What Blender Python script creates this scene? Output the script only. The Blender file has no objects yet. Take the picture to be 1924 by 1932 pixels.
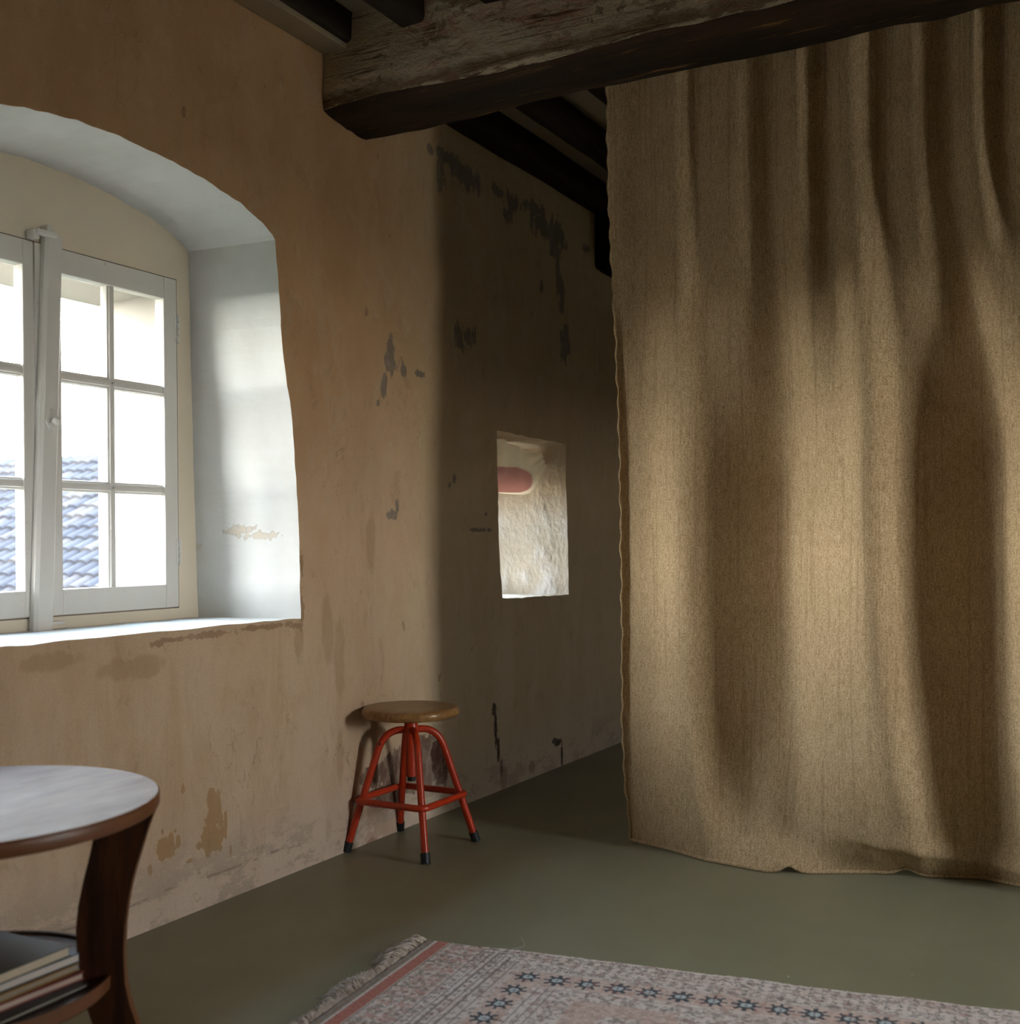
import bpy, bmesh, math, random
import numpy as np
from mathutils import Vector, Matrix, noise
from mathutils.geometry import tessellate_polygon

random.seed(7)
rng = np.random.default_rng(7)
S = bpy.context.scene
COL = S.collection
PI = math.pi

# ------------------------------------------------------------------ camera, world, exposure
YAW = math.radians(28.8); ROLL = math.radians(-0.45); EYE = 1.05; FPX = 2140.0; CX, CY = 962.0, 1024.0
f_ = Vector((-math.sin(YAW), math.cos(YAW), 0)); r0 = Vector((math.cos(YAW), math.sin(YAW), 0)); u0 = Vector((0, 0, 1))
RV = r0 * math.cos(ROLL) + u0 * math.sin(ROLL); UV_ = -r0 * math.sin(ROLL) + u0 * math.cos(ROLL)
cam_d = bpy.data.cameras.new('camera'); cam = bpy.data.objects.new('camera', cam_d); COL.objects.link(cam)
m = Matrix((RV, UV_, -f_)).transposed().to_4x4(); m.translation = Vector((0, 0, EYE)); cam.matrix_world = m
cam_d.sensor_fit = 'HORIZONTAL'; cam_d.sensor_width = 56.0; cam_d.lens = FPX / 1924 * 56
cam_d.shift_y = (CY - 966.0) / 1924; cam_d.clip_start = 0.05; cam_d.clip_end = 300
cam_d.dof.use_dof = True; cam_d.dof.focus_distance = 3.75; cam_d.dof.aperture_fstop = 5.6
S.camera = cam

def at(px, py, ax, val):
    """point where the sight line through a photo pixel meets the plane ax = val"""
    d = f_ * FPX + RV * (px - CX) - UV_ * (py - CY)
    i = 'xyz'.index(ax); c = Vector((0, 0, EYE))
    return c + d * ((val - c[i]) / d[i])

SKY = 56.0
w = bpy.data.worlds.new('world'); S.world = w; w.use_nodes = True
nt = w.node_tree; nt.nodes.clear()
tc = nt.nodes.new('ShaderNodeTexCoord'); sx = nt.nodes.new('ShaderNodeSeparateXYZ'); nt.links.new(tc.outputs['Generated'], sx.inputs[0])
cr = nt.nodes.new('ShaderNodeValToRGB'); nt.links.new(sx.outputs['Z'], cr.inputs[0])
cr.color_ramp.elements[0].position = 0.0; cr.color_ramp.elements[0].color = (1.0, 0.97, 0.92, 1)
cr.color_ramp.elements[1].position = 0.75; cr.color_ramp.elements[1].color = (0.24, 0.32, 0.44, 1)
e_ = cr.color_ramp.elements.new(0.22); e_.color = (0.80, 0.82, 0.86, 1)
bg = nt.nodes.new('ShaderNodeBackground'); bg.inputs['Strength'].default_value = SKY
nt.links.new(cr.outputs[0], bg.inputs['Color'])
wo = nt.nodes.new('ShaderNodeOutputWorld'); nt.links.new(bg.outputs[0], wo.inputs[0])

def portal(loc, direction, sy, sz):
    ld = bpy.data.lights.new('daylight_portal', 'AREA'); ld.shape = 'RECTANGLE'; ld.size = sy; ld.size_y = sz
    ld.cycles.is_portal = True
    o = bpy.data.objects.new('daylight_portal', ld); COL.objects.link(o); o.location = loc
    o.rotation_euler = Vector(direction).to_track_quat('-Z', 'Z').to_euler()
portal((-3.06, 2.197, 1.40), (1, 0, 0), 1.10, 1.14)
portal((-3.06, 4.475, 1.115), (1, 0, 0), 0.38, 0.59)
portal((3.76, 2.93, 1.40), (-1, 0, 0), 0.72, 1.2)
portal((3.76, 5.5, 1.35), (-1, 0, 0), 0.46, 0.6)

vs = S.view_settings
S.display_settings.display_device = 'sRGB'
vs.view_transform = 'Standard'; vs.look = 'None'; vs.gamma = 1.0; vs.use_curve_mapping = False
vs.exposure = 0.1
S.cycles.max_bounces = 7; S.cycles.glossy_bounces = 2; S.cycles.transmission_bounces = 2

# ------------------------------------------------------------------ material helpers
class Mat:
    def __init__(s, name, rough=0.8, spec=0.3):
        s.m = bpy.data.materials.new(name); s.m.use_nodes = True; s.t = s.m.node_tree
        s.b = s.t.nodes['Principled BSDF']; s.b.inputs['Roughness'].default_value = rough
        s.b.inputs['Specular IOR Level'].default_value = spec
        s.out = s.t.nodes['Material Output']; s._oc = None; s.bumps = None
    def n(s, k, **kw):
        x = s.t.nodes.new(k)
        for a, v in kw.items(): setattr(x, a, v)
        return x
    def l(s, a, b): s.t.links.new(a, b)
    def oc(s):
        if not s._oc: s._oc = s.n('ShaderNodeTexCoord').outputs['Object']
        return s._oc
    def val(s, sock, v):
        if hasattr(v, 'links') or hasattr(v, 'is_linked'): s.l(v, sock)
        else: sock.default_value = v
    def math(s, op, a, b=0.0, c=None, clamp=False):
        x = s.n('ShaderNodeMath', operation=op, use_clamp=clamp); s.val(x.inputs[0], a); s.val(x.inputs[1], b)
        if c is not None: s.val(x.inputs[2], c)
        return x.outputs[0]
    def vm(s, op, a, b=None):
        x = s.n('ShaderNodeVectorMath', operation=op); s.val(x.inputs[0], a)
        if b is not None: s.val(x.inputs[1], b)
        return x.outputs['Value'] if op == 'LENGTH' else x.outputs[0]
    def noise(s, scale, detail=4, rough=0.55, stretch=None, dist=0.0, off=None):
        v = s.oc()
        if off: v = s.vm('ADD', v, off)
        if stretch: v = s.vm('MULTIPLY', v, stretch)
        x = s.n('ShaderNodeTexNoise'); s.l(v, x.inputs['Vector'])
        x.inputs['Scale'].default_value = scale; x.inputs['Detail'].default_value = detail
        x.inputs['Roughness'].default_value = rough; x.inputs['Distortion'].default_value = dist
        return x.outputs['Fac']
    def ss(s, v, a, b):
        x = s.n('ShaderNodeMapRange', interpolation_type='SMOOTHSTEP'); s.val(x.inputs['Value'], v)
        x.inputs['From Min'].default_value = a; x.inputs['From Max'].default_value = b
        return x.outputs['Result']
    def mix(s, fac, a, b, mode='MIX'):
        x = s.n('ShaderNodeMix', data_type='RGBA', blend_type=mode); s.val(x.inputs['Factor'], fac)
        for sk, v in ((x.inputs[6], a), (x.inputs[7], b)):
            if isinstance(v, (tuple, list)): sk.default_value = tuple(v) + (1,) if len(v) == 3 else v
            else: s.l(v, sk)
        return x.outputs[2]
    def color(s, v):
        if isinstance(v, (tuple, list)): s.b.inputs['Base Color'].default_value = tuple(v) + (1,)
        else: s.l(v, s.b.inputs['Base Color'])
    def bump(s, h, strength=0.3, dist=0.01):
        x = s.n('ShaderNodeBump'); s.l(h, x.inputs['Height']); x.inputs['Strength'].default_value = strength
        x.inputs['Distance'].default_value = dist
        if s.bumps: s.l(s.bumps, x.inputs['Normal'])
        s.bumps = x.outputs[0]; s.l(s.bumps, s.b.inputs['Normal'])
    def blobs(s, lst, amp=0.9, scale=18, soft=0.12, stretch=(1, 1, 0.45)):
        """ragged spots at given (y, z, ry, rz) places on a wall of constant x"""
        cur = None
        for (y, z, ry, rz) in lst:
            v = s.vm('SUBTRACT', s.oc(), (0, y, z)); v = s.vm('MULTIPLY', v, (0, 1 / ry, 1 / rz))
            d = s.vm('LENGTH', v)
            cur = d if cur is None else s.math('MINIMUM', cur, d)
        n = s.noise(scale, 5, 0.65, stretch)
        d = s.math('ADD', cur, s.math('MULTIPLY', s.math('SUBTRACT', n, 0.5), amp * 5.5))
        return s.ss(d, 1 + soft, 1 - soft)

def simple(name, col, rough=0.6, spec=0.4, var=0.15, scale=30, bump=0.0, stretch=None, metallic=0):
    M = Mat(name, rough, spec); n = M.noise(scale, 4, 0.6, stretch)
    c2 = tuple(c * (1 - var) for c in col); c1 = tuple(min(1, c * (1 + var)) for c in col)
    M.color(M.mix(n, c2, c1)); M.b.inputs['Metallic'].default_value = metallic
    if bump: M.bump(n, bump, 0.004)
    return M.m

WX = -2.36     # wall face
FX = -2.73     # window frame plane
def wb(lst, X=WX):
    out = []
    for px, py, rx, ry in lst:
        c = at(px, py, 'x', X); e = at(px + rx, py, 'x', X); t = at(px, py - ry, 'x', X)
        out.append((c.y, c.z, max(.006, abs(e.y - c.y)), max(.006, abs(t.z - c.z))))
    return out

# ---- painted and bare plaster of the long wall
M = Mat('old_plaster', 0.9, 0.15)
sep = M.n('ShaderNodeSeparateXYZ'); M.l(M.oc(), sep.inputs[0]); Z = sep.outputs['Z']; Y = sep.outputs['Y']
big = M.noise(1.1, 4, 0.6, (1, 1, 0.6)); mid = M.noise(5, 5, 0.62, (1, 1, 0.5)); streak = M.noise(4, 6, 0.7, (1, 1.2, 0.4), 0.6)
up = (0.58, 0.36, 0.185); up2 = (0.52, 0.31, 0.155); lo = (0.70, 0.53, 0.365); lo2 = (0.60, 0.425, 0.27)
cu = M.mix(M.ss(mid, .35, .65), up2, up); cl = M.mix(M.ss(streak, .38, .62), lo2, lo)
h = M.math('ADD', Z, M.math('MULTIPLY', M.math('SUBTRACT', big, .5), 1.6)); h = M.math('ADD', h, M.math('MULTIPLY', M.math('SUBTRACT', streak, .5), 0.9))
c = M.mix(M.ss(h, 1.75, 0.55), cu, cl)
c = M.mix(M.math('MULTIPLY', M.ss(Z, .35, .0), .75), c, (0.68, 0.56, 0.47))  # lower wall painted paler toward the floor in place of near-side light
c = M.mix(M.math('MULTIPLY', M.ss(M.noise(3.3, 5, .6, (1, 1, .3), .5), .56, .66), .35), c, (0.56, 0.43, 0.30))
# dim grey-green ambient light painted into the colour past the curtain's shadow edge
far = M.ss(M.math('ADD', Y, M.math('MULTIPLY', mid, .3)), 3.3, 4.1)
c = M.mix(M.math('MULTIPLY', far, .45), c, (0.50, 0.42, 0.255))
drip = M.blobs(wb([(640, 1250, 10, 95), (618, 1190, 9, 60), (700, 1030, 7, 45), (566, 1210, 8, 40), (640, 1420, 8, 60), (250, 1260, 60, 18), (90, 1250, 60, 16)]), .7, 9, .3)
c = M.mix(M.math('MULTIPLY', drip, .55), c, (0.43, 0.29, 0.165))
tan = M.blobs(wb([(403, 1530, 15, 42), (402, 1578, 24, 26), (312, 1600, 20, 24), (322, 1585, 8, 16), (396, 1497, 6, 14), (336, 1588, 6, 14), (345, 1491, 3, 8), (283, 1640, 4, 9), (426, 1560, 3, 34), (375, 1595, 6, 9), (355, 1625, 8, 3), (435, 1605, 2, 14), (306, 1570, 3, 6), (330, 1568, 3, 3)]), .62, 34, .05)
c = M.mix(tan, c, (0.47, 0.295, 0.145))
grey = M.blobs(wb([(737, 665, 9, 32), (742, 690, 14, 16), (760, 700, 9, 10), (790, 705, 9, 7), (724, 725, 5, 25), (713, 760, 4, 8), (862, 630, 6, 24), (884, 640, 13, 20), (1060, 560, 5, 40), (1064, 640, 8, 32), (1052, 520, 3, 30), (1022, 540, 3, 10), (845, 298, 26, 12), (866, 322, 20, 18), (892, 345, 14, 22), (830, 330, 6, 40), (940, 362, 12, 9), (965, 380, 16, 16), (958, 405, 8, 14), (1010, 395, 20, 14), (1020, 420, 16, 22), (1045, 440, 20, 24), (1048, 472, 8, 16), (857, 903, 4, 9), (848, 915, 3, 8), (740, 972, 8, 7), (750, 955, 3, 12), (1108, 470, 8, 8), (916, 970, 3, 3), (905, 1000, 20, 4)]), .8, 26, .12)
c = M.mix(M.math('MULTIPLY', grey, .8), c, (0.155, 0.14, 0.125))
mar = M.blobs(wb([(700, 1468, 20, 22), (748, 1455, 36, 42), (735, 1495, 40, 22), (800, 1430, 34, 42), (790, 1475, 45, 18), (838, 1450, 8, 34)]), .28, 40, .06, (1, 1, .7))
c = M.mix(M.math('MULTIPLY', mar, .93), c, M.mix(M.ss(M.noise(30, 4, .7, (1, 1, .35)), .42, .62), (0.115, 0.055, 0.04), (0.30, 0.22, 0.165)))
mar2 = M.blobs(wb([(826, 1425, 14, 34), (832, 1460, 12, 20)]), .25, 40, .05, (1, 1, .7))
c = M.mix(mar2, c, (0.085, 0.028, 0.02))
pal = M.blobs(wb([(712, 1545, 20, 30), (742, 1562, 22, 22), (700, 1580, 14, 14)]), .5, 25, .2)
c = M.mix(M.math('MULTIPLY', pal, .55), c, (0.40, 0.25, 0.17))
gou = M.blobs(wb([(932, 1340, 4, 13), (935, 1375, 3, 30), (940, 1415, 3, 26), (946, 1450, 3, 18), (1052, 1401, 7, 7), (1060, 1425, 2, 20), (1045, 1398, 4, 5)]), .35, 60, .06, (1, 1, .6))
c = M.mix(gou, c, (0.055, 0.04, 0.028))
gou2 = M.blobs(wb([(950, 1465, 7, 22), (1003, 1447, 6, 12), (700, 1590, 10, 10)]), .3, 30, .2)
c = M.mix(M.math('MULTIPLY', gou2, .6), c, (0.25, 0.15, 0.09))
sil = M.blobs(wb([(400, 1197, 45, 7), (318, 1208, 25, 6), (500, 1183, 50, 5), (300, 1214, 12, 8), (569, 1150, 4, 30), (569, 1060, 3, 22), (560, 1180, 12, 5)]), .7, 30, .1, (1, 1, 1))
c = M.mix(M.math('MULTIPLY', sil, .75), c, (0.33, 0.205, 0.115))
# horizontal repair seam and scuffs just above the floor
zz = M.math('ADD', Z, M.math('MULTIPLY', M.math('SUBTRACT', M.noise(3, 4, .6), .5), .05))
seam = M.math('MULTIPLY', M.ss(M.math('ABSOLUTE', M.math('SUBTRACT', zz, .085)), .006, .001), M.ss(M.noise(14, 3, .6), .45, .55))
seam = M.math('MULTIPLY', seam, M.ss(Y, 3.0, 2.7))
c = M.mix(M.math('MULTIPLY', seam, .7), c, (0.20, 0.14, 0.10))
scuff = M.math('MULTIPLY', M.ss(M.noise(9, 6, .75, (1, .5, 1.1)), .50, .57), M.ss(Z, .26, .06))
c = M.mix(M.math('MULTIPLY', scuff, .6), c, (0.36, 0.29, 0.225))
pits = M.ss(M.noise(16, 2, .5, (1, 1, .6), 0, (3, 5, 1)), .745, .765)
c = M.mix(M.math('MULTIPLY', pits, .5), c, (0.20, 0.12, 0.07))
blot = M.noise(9, 6, .72, (1, 1, .7), .8, (2, 9, 4)); c = M.mix(M.math('MULTIPLY', M.ss(blot, .50, .64), .20), c, (0.62, 0.50, 0.38)); c = M.mix(M.math('MULTIPLY', M.ss(M.noise(13, 6, .75, (1, 1, .55), .4, (8, 3, 1)), .56, .68), .30), c, (0.30, 0.195, 0.115))
hair = M.ss(M.math('ABSOLUTE', M.math('SUBTRACT', M.noise(2.2, 5, .62, (1, 1, .7), .4, (5, 5, 9)), .5)), .0035, .001); c = M.mix(M.math('MULTIPLY', M.math('MULTIPLY', hair, M.ss(M.noise(1.5, 2, .5, None, 0, (0, 4, 4)), .52, .6)), .35), c, (0.25, 0.17, 0.1))
fine = M.noise(220, 3, .7)
c = M.mix(M.math('MULTIPLY', M.ss(fine, .3, .7), .22), c, (0.25, 0.18, 0.12))
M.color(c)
M.bump(M.noise(2.2, 3, .5), .5, .03); M.bump(mid, .25, .008); M.bump(fine, .12, .003)
patch = M.math('MAXIMUM', M.math('MAXIMUM', tan, grey), M.math('MAXIMUM', mar, gou)); M.bump(M.math('SUBTRACT', 1.0, patch), .2, .0015)
PLASTER = M.m

# ---- white lime wash of window and niche reveals
M = Mat('lime_wash', 0.85, 0.2)
n1 = M.noise(4, 4, .6); n2 = M.noise(26, 5, .65)
c = M.mix(M.ss(n1, .3, .7), (0.60, 0.59, 0.545), (0.66, 0.655, 0.63))
J = [at(505, 1000, 'x', -2.45), at(490, 1030, 'x', -2.45), at(525, 1010, 'x', -2.42), at(470, 1018, 'x', -2.47)]
chip = M.blobs([(J[0].y, J[0].z, .012, .016), (J[1].y, J[1].z, .010, .012), (J[2].y, J[2].z, .014, .01), (J[3].y, J[3].z, .008, .012)], .8, 60, .1, (1, 1, 1))
c = M.mix(M.math('MULTIPLY', chip, .6), c, (0.50, 0.40, 0.28))
M.color(c); M.bump(M.noise(3, 3, .5), .6, .02); M.bump(n2, .3, .006); M.bump(M.math('SUBTRACT', 1.0, chip), .6, .003)
LIME = M.m
M = Mat('niche_lime_wash', 0.85, 0.2)
n1 = M.noise(7, 5, .65, (1, 1, .5)); n2 = M.noise(22, 6, .7)
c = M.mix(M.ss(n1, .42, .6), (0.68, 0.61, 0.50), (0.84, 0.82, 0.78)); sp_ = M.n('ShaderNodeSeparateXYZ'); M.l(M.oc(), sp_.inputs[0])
c = M.mix(M.math('MULTIPLY', M.ss(M.math('ADD', sp_.outputs['Z'], M.math('MULTIPLY', n1, .25)), 1.22, 1.45), .8), c, (0.50, 0.36, 0.21))  # browner toward the top: shade of the hanging cloth put into the colour
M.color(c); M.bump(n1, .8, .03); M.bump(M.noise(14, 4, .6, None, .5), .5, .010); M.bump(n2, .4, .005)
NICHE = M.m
TYMP = simple('cream_plaster', (0.70, 0.61, 0.47), .88, .2, .06, 6, .25)
OUTW = simple('outer_render', (0.34, 0.31, 0.27), .9, .2, .06, 6, .2)
CEIL = simple('ceiling_plaster', (0.34, 0.27, 0.18), .9, .2, .12, 4, .3)
ROOM = simple('room_plaster', (0.42, 0.31, 0.19), .9, .2, .1, 3, .3)

# ---- floor paint
M = Mat('olive_floor_paint', 0.36, 0.5)
n1 = M.noise(1.6, 4, .6); n2 = M.noise(9, 5, .65, (1, .4, 1)); n3 = M.noise(300, 2, .5)
c = M.mix(M.ss(n1, .3, .7), (0.245, 0.235, 0.150), (0.280, 0.270, 0.178)); c = M.mix(M.math('MULTIPLY', M.ss(n2, .55, .75), .3), c, (0.24, 0.24, 0.18))
spk = M.ss(M.noise(26, 2, .5, None, 0, (2, 1, 0)), .77, .785); c = M.mix(M.math('MULTIPLY', spk, .35), c, (0.42, 0.42, 0.34))
M.color(c); M.l(M.math('ADD', .33, M.math('MULTIPLY', n2, .16)), M.b.inputs['Roughness']); M.bump(n3, .05, .002); M.bump(n1, .15, .01)
FLOOR = M.m

# ---- painted window wood, glass
M = Mat('white_window_paint', 0.5, 0.4)
n1 = M.noise(12, 4, .6, (1, 1, .4)); c = M.mix(n1, (0.62, 0.585, 0.53), (0.70, 0.67, 0.62))
c = M.mix(M.math('MULTIPLY', M.ss(M.noise(60, 3, .6), .70, .74), .5), c, (0.36, 0.27, 0.2)); M.color(c); M.bump(n1, .15, .003)
WPAINT = M.m
GAP = simple('shadow_gap_wood', (0.25, 0.19, 0.14), .9, .1)
M = Mat('window_glass'); M.t.nodes.remove(M.b)
tr = M.n('ShaderNodeBsdfTransparent'); tr.inputs[0].default_value = (.97, .98, .97, 1); gl = M.n('ShaderNodeBsdfGlossy'); gl.inputs['Roughness'].default_value = .02
fr = M.n('ShaderNodeFresnel'); fr.inputs[0].default_value = 1.45; mx = M.n('ShaderNodeMixShader')
ge = M.n('ShaderNodeNewGeometry'); M.l(M.math('MULTIPLY', fr.outputs[0], M.math('SUBTRACT', 1.0, ge.outputs['Backfacing'])), mx.inputs[0]); M.l(tr.outputs[0], mx.inputs[1]); M.l(gl.outputs[0], mx.inputs[2]); M.l(mx.outputs[0], M.out.inputs[0])
GLASS = M.m

# ---- beam
M = Mat('whitewashed_beam', 0.85, 0.2)
sep = M.n('ShaderNodeSeparateXYZ'); M.l(M.oc(), sep.inputs[0]); Z = sep.outputs['Z']; X = sep.outputs['X']
g1 = M.noise(7, 6, .68, (.35, 1, 1.3), .4); g2 = M.noise(16, 6, .7, (.18, 1, 1.4)); g3 = M.noise(4, 5, .65, (.5, 1, 1.2), .3, (4, 0, 2)); g4 = M.noise(45, 4, .7, (.3, 1, 1))
c = M.mix(M.ss(g2, .35, .65), (0.52, 0.43, 0.28), (0.74, 0.65, 0.46))
c = M.mix(M.math('MULTIPLY', M.ss(g3, .50, .58), .6), c, (0.50, 0.30, 0.22))
c = M.mix(M.math('MULTIPLY', M.ss(g1, .585, .64), .75), c, (0.20, 0.145, 0.08))
c = M.mix(M.math('MULTIPLY', M.ss(M.noise(9, 5, .7, (.5, 1, 1.5), 0, (9, 1, 3)), .66, .70), .8), c, (0.33, 0.10, 0.06))
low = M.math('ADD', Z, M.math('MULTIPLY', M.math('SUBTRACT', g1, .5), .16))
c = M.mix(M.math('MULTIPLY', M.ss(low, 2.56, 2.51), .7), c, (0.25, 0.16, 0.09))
flk = M.noise(11, 7, .75, (.7, 1, 1.1), .5, (2, 2, 8)); c = M.mix(M.math('MULTIPLY', M.ss(flk, .52, .555), .75), c, (0.60, 0.53, 0.38)); c = M.mix(M.math('MULTIPLY', M.ss(flk, .43, .40), .8), c, (0.23, 0.155, 0.09))
c = M.mix(M.math('MULTIPLY', M.ss(M.noise(6, 6, .72, (.6, 1, 1.3), .6, (7, 2, 5)), .54, .58), .7), c, (0.46, 0.235, 0.165))
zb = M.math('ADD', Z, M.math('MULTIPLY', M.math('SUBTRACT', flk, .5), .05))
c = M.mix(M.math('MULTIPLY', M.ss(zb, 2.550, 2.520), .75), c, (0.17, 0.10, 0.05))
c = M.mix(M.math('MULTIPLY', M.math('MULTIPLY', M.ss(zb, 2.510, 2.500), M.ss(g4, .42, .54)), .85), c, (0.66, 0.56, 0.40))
endm = M.math('MULTIPLY', M.ss(M.math('ADD', X, M.math('MULTIPLY', g1, .25)), -1.98, -2.12), M.ss(M.math('ADD', Z, M.math('MULTIPLY', g1, .08)), 2.60, 2.66))
c = M.mix(endm, c, (0.50, 0.41, 0.27))
crack = M.math('MULTIPLY', M.ss(M.math('ABSOLUTE', M.math('SUBTRACT', M.noise(5, 4, .6, (.09, 1, 3.2), 0, (1, 7, 5)), .5)), .010, .003), M.ss(M.noise(3, 3, .5, (1, 1, 1), 0, (6, 1, 1)), .50, .56))
c = M.mix(M.math('MULTIPLY', crack, .75), c, (0.05, 0.035, 0.02))
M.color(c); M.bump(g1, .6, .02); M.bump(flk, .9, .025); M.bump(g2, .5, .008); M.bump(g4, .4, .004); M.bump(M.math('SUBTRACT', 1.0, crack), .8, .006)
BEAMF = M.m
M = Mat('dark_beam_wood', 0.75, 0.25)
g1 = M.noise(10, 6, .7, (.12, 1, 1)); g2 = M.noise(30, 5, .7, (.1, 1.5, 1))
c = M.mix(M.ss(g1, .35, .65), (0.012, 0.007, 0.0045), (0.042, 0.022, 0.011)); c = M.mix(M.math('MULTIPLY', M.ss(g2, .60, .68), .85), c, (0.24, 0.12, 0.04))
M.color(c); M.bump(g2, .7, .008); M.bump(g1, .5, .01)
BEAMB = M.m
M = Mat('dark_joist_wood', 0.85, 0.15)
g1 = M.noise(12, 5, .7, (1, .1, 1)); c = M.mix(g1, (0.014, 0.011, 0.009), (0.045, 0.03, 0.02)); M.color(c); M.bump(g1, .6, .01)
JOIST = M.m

# ---- curtain cloth (uv in metres)
def cloth_mat(name, ca, cb, cc):
    M = Mat(name, 0.95, 0.08)
    uv = M.n('ShaderNodeUVMap'); uv.uv_map = 'UVMap'; U = uv.outputs[0]
    def nz(scale, st, det=3):
        v = M.vm('MULTIPLY', U, st); x = M.n('ShaderNodeTexNoise'); M.l(v, x.inputs['Vector']); x.inputs['Scale'].default_value = scale
        x.inputs['Detail'].default_value = det; x.inputs['Roughness'].default_value = .65; return x.outputs['Fac']
    warp = nz(420, (1, .06, 1)); weft = nz(420, (.35, 1, 1), 2); fl = nz(170, (1, 1, 1), 2); bl = nz(3.5, (1, .8, 1), 4); slub = nz(70, (1, .02, 1), 2)
    c = M.mix(M.ss(M.math('MULTIPLY', M.math('ADD', warp, weft), .5), .38, .62), ca, cb)
    c = M.mix(M.math('MULTIPLY', M.ss(fl, .54, .64), .6), c, cc); c = M.mix(M.math('MULTIPLY', M.ss(nz(120, (1.6, 1, 1), 2), .56, .68), .45), c, tuple(min(1, q * 1.25) for q in cb)); c = M.mix(M.math('MULTIPLY', M.ss(nz(60, (1.5, .6, 1), 4), .52, .68), .35), c, cc); c = M.mix(M.math('MULTIPLY', M.ss(bl, .4, .7), .22), c, cc)
    c = M.mix(M.math('MULTIPLY', M.ss(slub, .54, .66), .30), c, cc)
    knots = M.ss(nz(30, (1, 1, 1), 1), .80, .82); c = M.mix(M.math('MULTIPLY', knots, .6), c, (0.10, 0.07, 0.05))
    M.color(c)
    M.bump(M.math('ADD', warp, weft), .55, .0016); M.bump(slub, .5, .0025)
    return M.m
CURT = cloth_mat('woven_wool_cloth', (0.43, 0.295, 0.15), (0.72, 0.55, 0.345), (0.27, 0.175, 0.085))

RED = None
M = Mat('red_stool_paint', 0.32, 0.5)
n1 = M.noise(40, 4, .6); c = M.mix(n1, (0.46, 0.034, 0.010), (0.58, 0.052, 0.013)); c = M.mix(M.ss(M.noise(26, 4, .6, None, 0, (5, 2, 1)), .70, .73), c, (0.06, 0.035, 0.03))
M.color(c); M.bump(n1, .08, .002); RED = M.m
RUB = simple('black_rubber', (0.012, 0.016, 0.018), .5, .4, .2)
M = Mat('varnished_oak', 0.28, 0.5)
g1 = M.noise(8, 5, .65, (14, 1, 4)); g2 = M.noise(30, 4, .7, (8, .8, 3))
c = M.mix(M.ss(g1, .35, .65), (0.26, 0.125, 0.038), (0.40, 0.225, 0.085)); c = M.mix(M.math('MULTIPLY', M.ss(g2, .55, .7), .5), c, (0.17, 0.075, 0.022)); M.color(c); M.bump(g2, .1, .001)
OAK = M.m
M = Mat('table_top_wood', 0.34, 0.35)
g1 = M.noise(5, 5, .65, (4, 1, 3)); c = M.mix(M.ss(g1, .35, .65), (0.12, 0.07, 0.045), (0.18, 0.12, 0.085)); M.color(c)
M.l(M.math('ADD', .58, M.math('MULTIPLY', M.noise(6, 4, .6, (4, 1, 1)), .2)), M.b.inputs['Roughness']); M.bump(g1, .08, .002); TTOP = M.m
M = Mat('table_leg_wood', 0.4, 0.45)
g1 = M.noise(6, 5, .65, (5, 5, .6)); c = M.mix(M.ss(g1, .35, .7), (0.026, 0.009, 0.005), (0.10, 0.034, 0.012)); M.color(c); M.bump(g1, .1, .002); TLEG = M.m
TEDGE = simple('table_edge_wood', (0.15, 0.055, 0.018), .42, .45, .35, 14)

# ------------------------------------------------------------------ mesh helpers
def tag(o, label=None, cat=None, group=None, kind=None):
    if label: o['label'] = label
    if cat: o['category'] = cat
    if group: o['group'] = group
    if kind: o['kind'] = kind
    return o
def obj(name, verts, faces, mats, parent=None, smooth=False, midx=None, loc=None):
    me = bpy.data.meshes.new(name); me.from_pydata([tuple(v) for v in verts], [], faces)
    for mt in (mats if isinstance(mats, (list, tuple)) else [mats]): me.materials.append(mt)
    if midx is not None: me.polygons.foreach_set('material_index', midx)
    if smooth: me.polygons.foreach_set('use_smooth', [True] * len(me.polygons))
    me.update(); o = bpy.data.objects.new(name, me); COL.objects.link(o)
    if parent is not None: o.parent = parent
    if loc is not None: o.location = loc
    return o
def empty(name, loc=(0, 0, 0), rz=0):
    o = bpy.data.objects.new(name, None); COL.objects.link(o); o.location = loc; o.rotation_euler = (0, 0, rz); o.empty_display_size = .1; return o
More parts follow.
